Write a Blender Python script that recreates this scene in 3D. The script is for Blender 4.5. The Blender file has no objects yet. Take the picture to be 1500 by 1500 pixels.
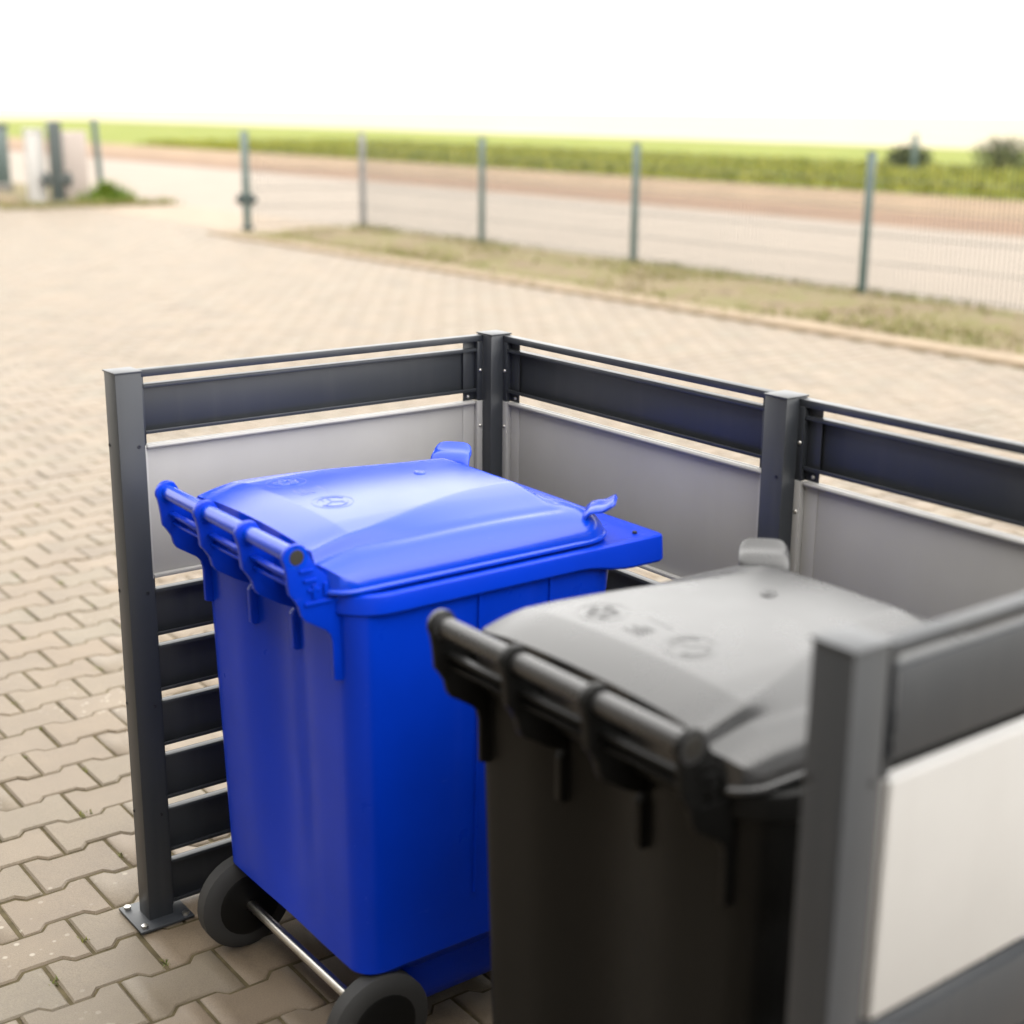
import bpy, bmesh, math, random
import numpy as np
from mathutils import Matrix, Vector
random.seed(7); rng = np.random.default_rng(7)
S = bpy.context.scene
COL = S.collection
rad = math.radians

# ------------------------------------------------------------------ camera
cam = bpy.data.cameras.new("camera"); camo = bpy.data.objects.new("camera", cam); COL.objects.link(camo)
r = Vector((0.79855827, -0.6018407, 0.00961554)); u = Vector((0.15436438, 0.22020822, 0.96316145)); f = Vector((0.58178718, 0.76765625, -0.26875187))
camo.matrix_world = Matrix(((r.x, u.x, -f.x, -1.94580517), (r.y, u.y, -f.y, -2.64210146), (r.z, u.z, -f.z, 1.667), (0, 0, 0, 1)))
cam.sensor_fit = 'HORIZONTAL'; cam.sensor_width = 36.0; cam.lens = 2118.726 / 1500 * 36
cam.clip_start = 0.05; cam.clip_end = 2000
cam.dof.use_dof = True; cam.dof.focus_distance = 3.0; cam.dof.aperture_fstop = 2.05
S.camera = camo

# ------------------------------------------------------------------ world + sun (overcast)
SUN_EL, SUN_AZ = 50, -62           # sun direction azimuth measured from +X towards +Y
w = bpy.data.worlds.new("World"); S.world = w; w.use_nodes = True
nt = w.node_tree; nt.nodes.clear()
sky = nt.nodes.new('ShaderNodeTexSky'); sky.sky_type = 'NISHITA'; sky.sun_disc = False
sky.sun_elevation = rad(SUN_EL); sky.sun_rotation = rad(90 - SUN_AZ); sky.air_density = 1.0; sky.dust_density = 1.0; sky.ozone_density = 1.0
hs = nt.nodes.new('ShaderNodeHueSaturation'); hs.inputs['Saturation'].default_value = 0.15; hs.inputs['Value'].default_value = 0.35
bg = nt.nodes.new('ShaderNodeBackground'); bg.inputs['Strength'].default_value = 0.15
wo = nt.nodes.new('ShaderNodeOutputWorld')
veil = nt.nodes.new('ShaderNodeMix'); veil.data_type = 'RGBA'; veil.blend_type = 'ADD'; veil.inputs[0].default_value = 1.0
veil.inputs[7].default_value = (5.7, 5.55, 5.25, 1)          # even high cloud veil over the whole sky
nt.links.new(sky.outputs[0], hs.inputs['Color']); nt.links.new(hs.outputs[0], veil.inputs[6]); nt.links.new(veil.outputs[2], bg.inputs['Color']); nt.links.new(bg.outputs[0], wo.inputs[0])
sl = bpy.data.lights.new("sun", 'SUN'); sl.energy = 0.18; sl.angle = rad(60); sl.color = (1.0, 0.95, 0.85)
so = bpy.data.objects.new("sun", sl); COL.objects.link(so)
sd = Vector((math.cos(rad(SUN_EL)) * math.cos(rad(SUN_AZ)), math.cos(rad(SUN_EL)) * math.sin(rad(SUN_AZ)), math.sin(rad(SUN_EL))))
so.rotation_euler = sd.to_track_quat('Z', 'Y').to_euler(); so.location = sd * 30
vs = S.view_settings; vs.view_transform = 'Standard'; vs.look = 'None'; vs.gamma = 1; vs.exposure = 1.97; vs.use_curve_mapping = False

# ------------------------------------------------------------------ helpers
def newmat(name):
    m = bpy.data.materials.new(name); m.use_nodes = True
    t = m.node_tree; b = t.nodes['Principled BSDF']
    return m, t, b
def N(t, typ, **kw):
    n = t.nodes.new(typ)
    for k, v in kw.items(): setattr(n, k, v)
    return n
def noise(t, scale, detail=4, rough=0.55, coord='Object'):
    tc = N(t, 'ShaderNodeTexCoord'); n = N(t, 'ShaderNodeTexNoise')
    n.inputs['Scale'].default_value = scale; n.inputs['Detail'].default_value = detail; n.inputs['Roughness'].default_value = rough
    t.links.new(tc.outputs[coord], n.inputs['Vector']); return n
def ramp(t, src, stops):
    c = N(t, 'ShaderNodeValToRGB'); e = c.color_ramp.elements
    while len(e) < len(stops): e.new(0.5)
    for el, (p, col) in zip(e, stops): el.position = p; el.color = (*col, 1)
    t.links.new(src, c.inputs[0]); return c
def mix(t, fac, a, b, mode='MIX'):
    m = N(t, 'ShaderNodeMix', data_type='RGBA', blend_type=mode)
    if isinstance(fac, (int, float)): m.inputs[0].default_value = fac
    else: t.links.new(fac, m.inputs[0])
    for i, v in ((6, a), (7, b)):
        if isinstance(v, tuple): m.inputs[i].default_value = (*v, 1)
        else: t.links.new(v, m.inputs[i])
    return m.outputs[2]
def bump(t, b, src, strength=0.2, dist=0.01):
    n = N(t, 'ShaderNodeBump'); n.inputs['Strength'].default_value = strength; n.inputs['Distance'].default_value = dist
    t.links.new(src, n.inputs['Height']); t.links.new(n.outputs[0], b.inputs['Normal'])

def simple(name, col, rough=0.5, spec=0.5, var=0.06, scale=8, metal=0.0, bmp=0.0, bscale=200, coord='Object'):
    m, t, b = newmat(name)
    n = noise(t, scale, coord=coord)
    lo = tuple(c * (1 - var) for c in col); hi = tuple(c * (1 + var) for c in col)
    c = ramp(t, n.outputs[0], [(0.3, lo), (0.7, hi)])
    t.links.new(c.outputs[0], b.inputs['Base Color'])
    b.inputs['Roughness'].default_value = rough; b.inputs['Specular IOR Level'].default_value = spec; b.inputs['Metallic'].default_value = metal
    if bmp:
        n2 = noise(t, bscale, 2, coord=coord); bump(t, b, n2.outputs[0], bmp, 0.001)
    return m

M = {}
# powder-coated metal: fine orange-peel relief and a little roughness variation
def powder(name, col, rough):
    m, t, b = newmat(name)
    n = noise(t, 3.0, 5); c = ramp(t, n.outputs[0], [(0.3, tuple(x * 0.92 for x in col)), (0.7, tuple(x * 1.06 for x in col))])
    mr = N(t, 'ShaderNodeMapRange'); mr.inputs[3].default_value = rough - 0.06; mr.inputs[4].default_value = rough + 0.08
    t.links.new(noise(t, 14, 4).outputs[0], mr.inputs[0]); t.links.new(mr.outputs[0], b.inputs['Roughness'])
    tc = N(t, 'ShaderNodeTexCoord'); mp = N(t, 'ShaderNodeMapping'); mp.inputs['Scale'].default_value = (26, 26, 1.6)
    t.links.new(tc.outputs['Object'], mp.inputs[0]); st = N(t, 'ShaderNodeTexNoise'); st.inputs['Scale'].default_value = 1.0; st.inputs['Detail'].default_value = 4; t.links.new(mp.outputs[0], st.inputs['Vector'])
    sr = ramp(t, st.outputs[0], [(0.52, (0, 0, 0)), (0.80, (0.07, 0.07, 0.07))])
    t.links.new(mix(t, sr.outputs[0], c.outputs[0], (0.20, 0.185, 0.16)), b.inputs['Base Color'])
    bump(t, b, noise(t, 900, 2).outputs[0], 0.06, 0.0006)
    return m
M['anthracite'] = powder('anthracite_paint', (0.024, 0.027, 0.032), 0.42)
M['panel'] = powder('pale_grey_paint', (0.33, 0.322, 0.313), 0.42)
M['steel'] = simple('bright_screw_steel', (0.62, 0.60, 0.56), 0.3, metal=1.0)
M['darkscrew'] = simple('dark_screw_steel', (0.03, 0.03, 0.033), 0.35, metal=0.6)
def plastic(name, col, rough, bmp, scuff, spec=0.5):
    m, t, b = newmat(name)
    n = noise(t, 5, 5); c = ramp(t, n.outputs[0], [(0.3, tuple(x * 0.93 for x in col)), (0.7, tuple(x * 1.07 for x in col))])
    # fine pale scuffs: thin stretched noise
    tc = N(t, 'ShaderNodeTexCoord'); mp = N(t, 'ShaderNodeMapping'); mp.inputs['Scale'].default_value = (6, 90, 30); mp.inputs['Rotation'].default_value = (0.2, 0.4, 0.7)
    t.links.new(tc.outputs['Object'], mp.inputs[0]); n2 = N(t, 'ShaderNodeTexNoise'); n2.inputs['Scale'].default_value = 2.2; n2.inputs['Detail'].default_value = 3
    t.links.new(mp.outputs[0], n2.inputs['Vector'])
    sc = ramp(t, n2.outputs[0], [(0.70, (0, 0, 0)), (0.78, (scuff,) * 3)])
    t.links.new(mix(t, sc.outputs[0], c.outputs[0], tuple(min(1, x * 1.3 + 0.08) for x in col)), b.inputs['Base Color'])
    mr = N(t, 'ShaderNodeMapRange'); mr.inputs[3].default_value = rough - 0.05; mr.inputs[4].default_value = rough + 0.09
    t.links.new(noise(t, 9, 5).outputs[0], mr.inputs[0]); t.links.new(mr.outputs[0], b.inputs['Roughness'])
    bump(t, b, noise(t, 700, 2).outputs[0], bmp, 0.0005)
    b.inputs['Specular IOR Level'].default_value = spec
    return m
M['blue'] = plastic('blue_plastic', (0.0006, 0.030, 0.44), 0.28, 0.03, 0.25, 0.16)
M['blue_lid'] = plastic('blue_lid_plastic', (0.0008, 0.040, 0.47), 0.19, 0.03, 0.3, 0.47)
M['black'] = plastic('black_plastic', (0.006, 0.006, 0.0058), 0.38, 0.06, 0.15, 0.13)
M['black_lid'] = plastic('charcoal_lid_plastic', (0.027, 0.027, 0.028), 0.26, 0.05, 0.15, 0.68)
M['hole'] = simple('plug_rubber_and_hole_shade', (0.018, 0.016, 0.012), 0.6)  # rubber of the rod plug, also the painted shade of the lip hole
M['tyre'] = simple('black_rubber', (0.02, 0.02, 0.02), 0.7)
M['green_paint'] = powder('dark_green_paint', (0.055, 0.085, 0.078), 0.42)
M['pale_post'] = simple('weathered_zinc', (0.19, 0.185, 0.18), 0.6)
M['pale_post2'] = simple('pinkish_render', (0.33, 0.28, 0.25), 0.8)
M['wire'] = simple('green_wire_coating', (0.022, 0.032, 0.030), 0.5)
M['white_paint'] = simple('white_paint', (0.38, 0.365, 0.345), 0.6)
M['dark_paint'] = powder('black_green_paint', (0.03, 0.04, 0.037), 0.5)
M['concrete'] = simple('pale_concrete', (0.215, 0.165, 0.112), 0.9, 0.3, 0.14, 7, bmp=0.3, bscale=60)
M['render'] = simple('grey_render', (0.26, 0.245, 0.225), 0.9, 0.2, 0.08, 2)
M['glass'] = simple('dark_window_glass', (0.02, 0.022, 0.025), 0.08, 0.5)
M['plinth'] = simple('plinth_concrete', (0.14, 0.13, 0.115), 0.9, 0.3, 0.12, 5)

# paving stones: one tint per stone, fine grit, pale lichen specks
def paving():
    m, t, b = newmat('concrete_paver')
    oi = N(t, 'ShaderNodeObjectInfo'); at = N(t, 'ShaderNodeAttribute', attribute_name='tint')
    ad = N(t, 'ShaderNodeMath', operation='ADD'); t.links.new(oi.outputs['Random'], ad.inputs[0]); t.links.new(at.outputs['Fac'], ad.inputs[1])
    fr = N(t, 'ShaderNodeMath', operation='FRACT'); t.links.new(ad.outputs[0], fr.inputs[0])
    c = ramp(t, fr.outputs[0], [(0.0, (0.136, 0.105, 0.070)), (0.35, (0.162, 0.125, 0.085)), (0.6, (0.165, 0.124, 0.081)), (0.85, (0.147, 0.120, 0.082)), (1.0, (0.174, 0.133, 0.090))])
    geo = N(t, 'ShaderNodeNewGeometry')
    g = N(t, 'ShaderNodeTexNoise'); g.inputs['Scale'].default_value = 420; g.inputs['Detail'].default_value = 3; t.links.new(geo.outputs['Position'], g.inputs['Vector'])
    gc = ramp(t, g.outputs[0], [(0.25, (0.70, 0.70, 0.70)), (0.5, (1, 1, 1)), (0.75, (1.22, 1.2, 1.18))])
    a1 = mix(t, 1.0, c.outputs[0], gc.outputs[0], 'MULTIPLY')
    bl = N(t, 'ShaderNodeTexNoise'); bl.inputs['Scale'].default_value = 3.2; bl.inputs['Detail'].default_value = 6; bl.inputs['Roughness'].default_value = 0.65; t.links.new(geo.outputs['Position'], bl.inputs['Vector'])
    bc = ramp(t, bl.outputs[0], [(0.3, (0.84, 0.83, 0.83)), (0.7, (1.1, 1.1, 1.09))])
    a2 = mix(t, 1.0, a1, bc.outputs[0], 'MULTIPLY')
    # lichen specks, only in patches
    v = N(t, 'ShaderNodeTexVoronoi'); v.inputs['Scale'].default_value = 34; t.links.new(geo.outputs['Position'], v.inputs['Vector'])
    vc = ramp(t, v.outputs['Distance'], [(0.13, (1, 1, 1)), (0.24, (0, 0, 0))])
    pn = N(t, 'ShaderNodeTexNoise'); pn.inputs['Scale'].default_value = 2.1; pn.inputs['Detail'].default_value = 2; t.links.new(geo.outputs['Position'], pn.inputs['Vector'])
    pc = ramp(t, pn.outputs[0], [(0.56, (0, 0, 0)), (0.66, (0.8, 0.8, 0.8))])
    fac = mix(t, 1.0, vc.outputs[0], pc.outputs[0], 'MULTIPLY')
    t.links.new(mix(t, fac, a2, (0.336, 0.302, 0.241)), b.inputs['Base Color'])
    b.inputs['Roughness'].default_value = 0.60; b.inputs['Specular IOR Level'].default_value = 0.52
    bump(t, b, g.outputs[0], 0.4, 0.002)
    return m
M['paver'] = paving()
M['joint'] = simple('joint_sand', (0.080, 0.064, 0.034), 0.95, 0.2, 0.3, 30, bmp=0.4, bscale=150)
M['paved_far'] = simple('worn_paving', (0.224, 0.174, 0.126), 0.85, 0.35, 0.10, 2.5)
M['road'] = simple('pale_road_surface', (0.200, 0.165, 0.130), 0.85, 0.4, 0.07, 0.8, bmp=0.3, bscale=80)
M['brick'] = simple('red_brown_gravel', (0.150, 0.090, 0.054), 0.9, 0.25, 0.18, 1.2)
M['sand'] = simple('dry_sandy_soil', (0.200, 0.138, 0.085), 0.95, 0.2, 0.22, 0.9)
def ground_mix(name, cols, scale, det=8):
    m, t, b = newmat(name); n = noise(t, scale, det, 0.7)
    c = ramp(t, n.outputs[0], cols); t.links.new(c.outputs[0], b.inputs['Base Color'])
    b.inputs['Roughness'].default_value = 0.95; b.inputs['Specular IOR Level'].default_value = 0.15
    bump(t, b, noise(t, scale * 25, 4).outputs[0], 0.6, 0.02); return m
M['verge'] = ground_mix('dry_verge_soil', [(0.30, (0.085, 0.066, 0.040)), (0.45, (0.160, 0.123, 0.076)), (0.58, (0.128, 0.118, 0.048)), (0.72, (0.185, 0.146, 0.098))], 1.6)
M['meadow'] = ground_mix('meadow_soil', [(0.3, (0.095, 0.118, 0.017)), (0.5, (0.140, 0.162, 0.025)), (0.7, (0.185, 0.179, 0.045))], 0.5)
M['field'] = ground_mix('pale_field', [(0.3, (0.250, 0.225, 0.155)), (0.5, (0.300, 0.265, 0.190)), (0.7, (0.340, 0.300, 0.225))], 0.05)
def leaf(name, a, b2, tr=0.3):
    m, t, b = newmat(name)
    at = N(t, 'ShaderNodeAttribute', attribute_name='tint')
    c = ramp(t, at.outputs['Fac'], [(0.0, a), (1.0, b2)]); t.links.new(c.outputs[0], b.inputs['Base Color'])
    b.inputs['Roughness'].default_value = 0.6; b.inputs['Specular IOR Level'].default_value = 0.25
    return m
M['grass_dry'] = leaf('dry_grass', (0.125, 0.140, 0.024), (0.230, 0.190, 0.090))
M['grass_green'] = leaf('green_grass', (0.056, 0.105, 0.007), (0.149, 0.198, 0.019))
M['grass_meadow'] = leaf('meadow_grass', (0.120, 0.145, 0.012), (0.240, 0.225, 0.025))
M['leaf_dark'] = leaf('dark_leaf', (0.014, 0.022, 0.009), (0.056, 0.068, 0.022))
M['moss'] = leaf('joint_weed', (0.062, 0.087, 0.012), (0.161, 0.155, 0.037))
M['bark'] = simple('bark', (0.075, 0.055, 0.04), 0.9, 0.2, 0.3, 14)

def mesh(name, verts, faces, mat, smooth=None):
    me = bpy.data.meshes.new(name); me.from_pydata([tuple(v) for v in verts], [], [tuple(q) for q in faces]); me.update()
    bm = bmesh.new(); bm.from_mesh(me); bmesh.ops.recalc_face_normals(bm, faces=bm.faces); bm.to_mesh(me); bm.free()
    if mat: me.materials.append(M[mat] if isinstance(mat, str) else mat)
    if smooth is not None:
        me.polygons.foreach_set('use_smooth', [True] * len(me.polygons)); me.set_sharp_from_angle(angle=rad(smooth))
    return me
def obj(name, me, parent=None, loc=(0, 0, 0), rot=None, label=None, cat=None, group=None, kind=None):
    o = bpy.data.objects.new(name, me); COL.objects.link(o)
    if parent is not None: o.parent = parent
    o.location = loc
    if rot: o.rotation_euler = rot
    if label: o['label'] = label
    if cat: o['category'] = cat
    if group: o['group'] = group
    if kind: o['kind'] = kind
    return o
class MB:
    """collects boxes, lofts and tubes into one mesh"""
    def __init__(s): s.v = []; s.f = []
    def add(s, v, f):
        o = len(s.v); s.v += [tuple(p) for p in v]; s.f += [tuple(i + o for i in q) for q in f]; return s
    def box(s, x0, x1, y0, y1, z0, z1, bev=0.0, T=None, seg=2):
        bm = bmesh.new(); bmesh.ops.create_cube(bm, size=1)
        for v in bm.verts: v.co = Vector((x0 + (v.co.x + .5) * (x1 - x0), y0 + (v.co.y + .5) * (y1 - y0), z0 + (v.co.z + .5) * (z1 - z0)))
        if bev: bmesh.ops.bevel(bm, geom=list(bm.edges), offset=bev, segments=seg, affect='EDGES', profile=0.5)
        if T: bm.transform(T)
        bm.verts.index_update(); s.add([v.co.copy() for v in bm.verts], [[v.index for v in q.verts] for q in bm.faces]); bm.free(); return s
    def loft(s, rings, cap0=True, cap1=True, closed=True):
        n = len(rings[0]); v = [p for rg in rings for p in rg]; q = []
        for i in range(len(rings) - 1):
            for j in range(n if closed else n - 1):
                k = (j + 1) % n; q.append((i * n + j, i * n + k, (i + 1) * n + k, (i + 1) * n + j))
        if cap0: q.append(tuple(range(n))[::-1])
        if cap1: q.append(tuple((len(rings) - 1) * n + j for j in range(n)))
        return s.add(v, q)
    def tube(s, pts, rads, n=16, cap=True):
        pts = [Vector(p) for p in pts]
        if isinstance(rads, (int, float)): rads = [rads] * len(pts)
        rings = []
        for i, p in enumerate(pts):
            d = (pts[min(i + 1, len(pts) - 1)] - pts[max(i - 1, 0)])
            if d.length < 1e-9: d = Vector((0, 1, 0))
            d.normalize()
            a = d.cross(Vector((0, 0, 1)) if abs(d.z) < .9 else Vector((1, 0, 0))).normalized(); b = d.cross(a)
            rings.append([p + (a * math.cos(2 * math.pi * k / n) + b * math.sin(2 * math.pi * k / n)) * rads[i] for k in range(n)])
        return s.loft(rings, cap, cap)
    def prism(s, poly, axis, a, b, bev=0.0):
        """poly in the two other axes, extruded along axis from a to b"""
        def P(p, t): return {'x': (t, p[0], p[1]), 'y': (p[0], t, p[1]), 'z': (p[0], p[1], t)}[axis]
        bm = bmesh.new(); v0 = [bm.verts.new(P(p, a)) for p in poly]; fc = bm.faces.new(v0)
        ex = bmesh.ops.extrude_face_region(bm, geom=[fc]); nv = [g for g in ex['geom'] if isinstance(g, bmesh.types.BMVert)]
        dv = Vector(P((0, 0), b)) - Vector(P((0, 0), a))
        for v in nv: v.co += dv
        bmesh.ops.recalc_face_normals(bm, faces=bm.faces)
        if bev: bmesh.ops.bevel(bm, geom=list(bm.edges), offset=bev, segments=2, affect='EDGES', profile=0.5)
        bm.verts.index_update(); s.add([v.co.copy() for v in bm.verts], [[v.index for v in q.verts] for q in bm.faces]); bm.free(); return s
    def mesh(s, name, mat, smooth=35): return mesh(name, s.v, s.f, mat, smooth)

# ------------------------------------------------------------------ ground, road, far land
def sheet(name, x0, x1, y0, y1, z, mat, thick=0.0):
    me = mesh(name, [(x0, y0, z), (x1, y0, z), (x1, y1, z), (x0, y1, z)], [(0, 1, 2, 3)], mat)
    return obj(name, me, kind='structure')
KERB0, KERB1 = 6.72, 7.02
sheet('ground', -900, 1200, -900, 1200, -0.06, 'field')
sheet('meadow', 24.3, 60, -60, 160, -0.036, 'meadow')
sheet('sandy_strip', 19.0, 24.9, -60, 160, -0.044, 'sand')
sheet('gravel_strip', 16.3, 19.2, -60, 160, -0.032, 'brick')
sheet('road', 8.9, 16.4, -60, 160, -0.024, 'road')
yard = sheet('paved_yard', -14, 6.75, -14, 36, -0.0050, 'joint')
sheet('gateway_apron', 6.745, 8.95, 15.2, 22.2, -0.006, 'paved_far')
# verge between kerb and fence: uneven strip of soil
def verge_strip(name, x0, x1, y0, y1, nx, ny, zb, amp):
    v = []; q = []
    for j in range(ny + 1):
        for i in range(nx + 1):
            x = x0 + (x1 - x0) * i / nx; y = y0 + (y1 - y0) * j / ny
            e = min(i, nx - i) / nx * 2
            z = zb + amp * (0.5 + 0.5 * math.sin(x * 3.1 + y * 1.7) * math.sin(y * 2.3 - x)) * e + random.uniform(0, .012) * e
            if j in (0, ny): z = zb - .03
            v.append((x, y, z))
    for j in range(ny):
        for i in range(nx):
            a = j * (nx + 1) + i; q.append((a, a + 1, a + nx + 2, a + nx + 1))
    return obj(name, mesh(name, v, q, 'verge', 180), kind='structure')
verge = verge_strip('grass_verge', 7.02, 9.15, -8, 15.5, 14, 120, 0.012, 0.05)
far_verge = verge_strip('far_verge', 5.6, 8.9, 22.0, 60, 10, 60, 0.0, 0.05)

# paving stones: double-T stones in half bond, real joints
GAP = 0.0068; PX, PY = 0.2, 0.1434
def stone_outline(ins=0.0):
    a = 0.1 - GAP / 2 - ins; he = 0.0717 + 0.0105 - GAP / 2 - ins; hw = 0.0717 - 0.0105 - GAP / 2 - ins
    x1, x2 = 0.0590 + ins * .4, 0.0410 + ins * .4
    return [(-a, -he), (-x1, -he), (-x2, -hw), (x2, -hw), (x1, -he), (a, -he), (a, he), (x1, he), (x2, hw), (-x2, hw), (-x1, he), (-a, he)]
o0 = stone_outline(0); o1 = stone_outline(0.0045)
TV = np.array([(x, y, -0.03) for x, y in o0] + [(x, y, -0.0045) for x, y in o0] + [(x, y, 0.0) for x, y in o1])
TF = []
for k in range(2):
    for j in range(12): TF.append((k * 12 + j, k * 12 + (j + 1) % 12, (k + 1) * 12 + (j + 1) % 12, (k + 1) * 12 + j))
top = [24 + j for j in range(12)]
TF += [(top[0], top[1], top[10], top[11]), (top[1], top[2], top[9], top[10]), (top[2], top[3], top[8], top[9]), (top[3], top[4], top[7], top[8]), (top[4], top[5], top[6], top[7])]
stone_me = mesh('paving_stone', TV, TF, 'paver')
X0, Y0 = -0.7474, 1.2353 + 0.0717 + 0.0075 - 0.0037   # joint position taken from the photo
cells = []
CAMP = np.array([-1.9458, -2.6421, 1.667]); Rv = np.array(r); Uv = np.array(u); Fv = np.array(f)
for j in range(-46, 210):
    y = Y0 + j * PY
    if y < -5 or y > 30: continue
    for i in range(-20, 42):
        x = X0 + (i + 0.5 + (0.5 if j % 2 else 0)) * PX
        if x < -3.2 or x > KERB0 - 0.02 + (0.5 if 15.3 < y < 22.2 else 0): continue
        cells.append((x, y))
cells = np.array(cells)
d = np.c_[cells, np.zeros(len(cells))] - CAMP
zc = d @ Fv; px = 750 + 2118.7 * (d @ Rv) / zc; py = 750 - 2118.7 * (d @ Uv) / zc
# hidden behind the enclosure and the bins?  those cells are left to the joined part
inframe = (zc > 0) & (px > -40) & (px < 1540) & (py < 1540)
hid = (px > 150 + (py - 540) * .07) & (py > 540 + np.maximum(0, 545 - px) * 0 ) & (py > np.where(px < 720, 545 - (px - 170) * .1, 490 + (px - 720) * .23))
order = np.argsort(np.where(inframe & ~hid, zc, 1e9))
near = set(order[:300].tolist())
zj = rng.normal(0, 0.0012, len(cells)); tx = rng.normal(0, 0.006, len(cells)); ty = rng.normal(0, 0.006, len(cells)); rz = rng.normal(0, 0.006, len(cells))
for k in sorted(near):
    o = obj('paving_stone', stone_me, yard, (cells[k, 0], cells[k, 1], zj[k] + 0.0), (tx[k], ty[k], rz[k]))
rest = np.array([k for k in range(len(cells)) if k not in near])
V = np.repeat(TV[None], len(rest), 0).copy()
cz_, sz_ = np.cos(rz[rest])[:, None], np.sin(rz[rest])[:, None]
vx = V[:, :, 0] * cz_ - V[:, :, 1] * sz_; vy = V[:, :, 0] * sz_ + V[:, :, 1] * cz_
V[:, :, 2] += zj[rest][:, None] + vy * tx[rest][:, None] - vx * ty[rest][:, None]
V[:, :, 0] = vx + cells[rest, 0][:, None]; V[:, :, 1] = vy + cells[rest, 1][:, None]
TFn = np.array(TF); Fq = (TFn[None] + (np.arange(len(rest)) * 36)[:, None, None]).reshape(-1, 4)
me = bpy.data.meshes.new('paving_stones'); me.vertices.add(len(rest) * 36); me.vertices.foreach_set('co', V.reshape(-1))
me.loops.add(Fq.size); me.loops.foreach_set('vertex_index', Fq.reshape(-1).astype(np.int32)); me.polygons.add(len(Fq)); me.polygons.foreach_set('loop_start', np.arange(0, Fq.size, 4, dtype=np.int32))
at = me.attributes.new('tint', 'FLOAT', 'POINT'); at.data.foreach_set('value', np.repeat(rng.random(len(rest)), 36).astype(np.float32))
me.update(calc_edges=True); me.validate(); me.materials.append(M['paver'])
obj('paving_stones', me, yard, kind='stuff')

# generic tufts of blades as one mesh (stuff)
def blades(name, spots, mat, h=(0.03, 0.09), n=5, wd=0.004, lean=0.6, tint=None):
    v = []; q = []; tn = []
    for (x, y, z, sc) in spots:
        tt = random.random()
        for _ in range(n):
            a = random.uniform(0, 2 * math.pi); hh = random.uniform(*h) * sc; l = random.uniform(.15, lean) * hh
            bx, by = x + random.uniform(-.012, .012) * sc, y + random.uniform(-.012, .012) * sc
            ca, sa = math.cos(a), math.sin(a); ww = wd * sc
            o = len(v)
            v += [(bx - sa * ww, by + ca * ww, z), (bx + sa * ww, by - ca * ww, z), (bx + ca * l * .4 + sa * ww * .8, by + sa * l * .4 - ca * ww * .8, z + hh * .6), (bx + ca * l * .4 - sa * ww * .8, by + sa * l * .4 + ca * ww * .8, z + hh * .6), (bx + ca * l, by + sa * l, z + hh)]
            q += [(o, o + 1, o + 2, o + 3), (o + 3, o + 2, o + 4)]
            t1 = min(1, max(0, tt + random.uniform(-.2, .2))); tn += [t1] * 5
    me = bpy.data.meshes.new(name); me.from_pydata(v, [], q); me.update(); me.materials.append(M[mat])
    a = me.attributes.new('tint', 'FLOAT', 'POINT'); a.data.foreach_set('value', tn)
    return me
# weeds and moss in the joints
sp = []
for k in order[:1300]:
    if random.random() < 0.42:
        x, y = cells[k]
        if random.random() < .75:
            xx = x + .1; yy = y + random.uniform(-.075, .075)
        else: xx = x + random.uniform(-.1, .1); yy = y - .0717 + random.uniform(-.008, .008)
        for _ in range(random.choice((2, 3, 5, 8))): sp.append((xx + random.uniform(-.002, .002), yy + random.uniform(-.012, .012), -0.009, random.uniform(.5, 1.0)))
obj('joint_weeds', blades('joint_weeds', sp, 'moss', (0.006, 0.016), 5, 0.0022, 1.3), label='tiny green weeds and moss in the paving joints', cat='weeds', kind='stuff')
# verge grass
sp = []
for _ in range(9500):
    y = random.uniform(-4, 15.4); x = random.uniform(7.06, 9.1)
    k = math.sin(x * 2.2 + y * .9) + math.sin(y * 1.9 - x) + random.uniform(-1.2, 1.2)
    near_f = math.exp(-abs(x - 8.95) * 4) + .7 * math.exp(-abs(x - 7.1) * 5)
    if k + 1.7 * near_f > 0.95: sp.append((x, y, 0.015, random.uniform(.5, 1.3)))
for _ in range(900):
    y = random.uniform(5.5, 15.3); sp.append((random.uniform(6.74, 7.1), y, 0.02, random.uniform(.3, .8)))
obj('verge_grass', blades('verge_grass', sp, 'grass_dry', (0.02, 0.07), 5, 0.005, 1.1), label='dry yellow green grass on the strip below the mesh fence', cat='grass', kind='stuff')
sp = [(random.uniform(24.4, 36), random.uniform(4, 60), -0.04, random.uniform(1, 2.4)) for _ in range(14000)]
obj('meadow_grass', blades('meadow_grass', sp, 'grass_meadow', (0.06, 0.16), 4, 0.014, .7), label='bright green meadow grass beyond the sandy strip', cat='grass', kind='stuff')
# stones and clods on the verge
v_ = MB()
for _ in range(700):
    x, y = random.uniform(7.1, 8.9), random.uniform(-3, 15); s_ = random.uniform(.008, .028)
    bm = bmesh.new(); bmesh.ops.create_icosphere(bm, subdivisions=1, radius=s_)
    for vv in bm.verts: vv.co *= random.uniform(.7, 1.2); vv.co.z *= .6
    bm.verts.index_update(); v_.add([vv.co + Vector((x, y, .035)) for vv in bm.verts], [[vv.index for vv in fc.verts] for fc in bm.faces]); bm.free()
obj('verge_stones', v_.mesh('verge_stones', 'concrete', 30), label='small pale stones scattered over the verge soil', cat='stones', kind='stuff')

# kerb of single stones
kerb = obj('kerb', None, loc=(KERB0, 2, 0), kind='structure')
km = MB().box(0, KERB1 - KERB0, -0.497, 0.497, -0.09, 0.032, 0.012).mesh('kerb_stone', 'concrete', 40)
for k in range(-9, 14):
    obj('kerb_stone', km, kerb, (random.uniform(-.006, .006), k + .2, random.uniform(-.004, .004)), (0, random.uniform(-.01, .01), random.uniform(-.004, .004)))

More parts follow.
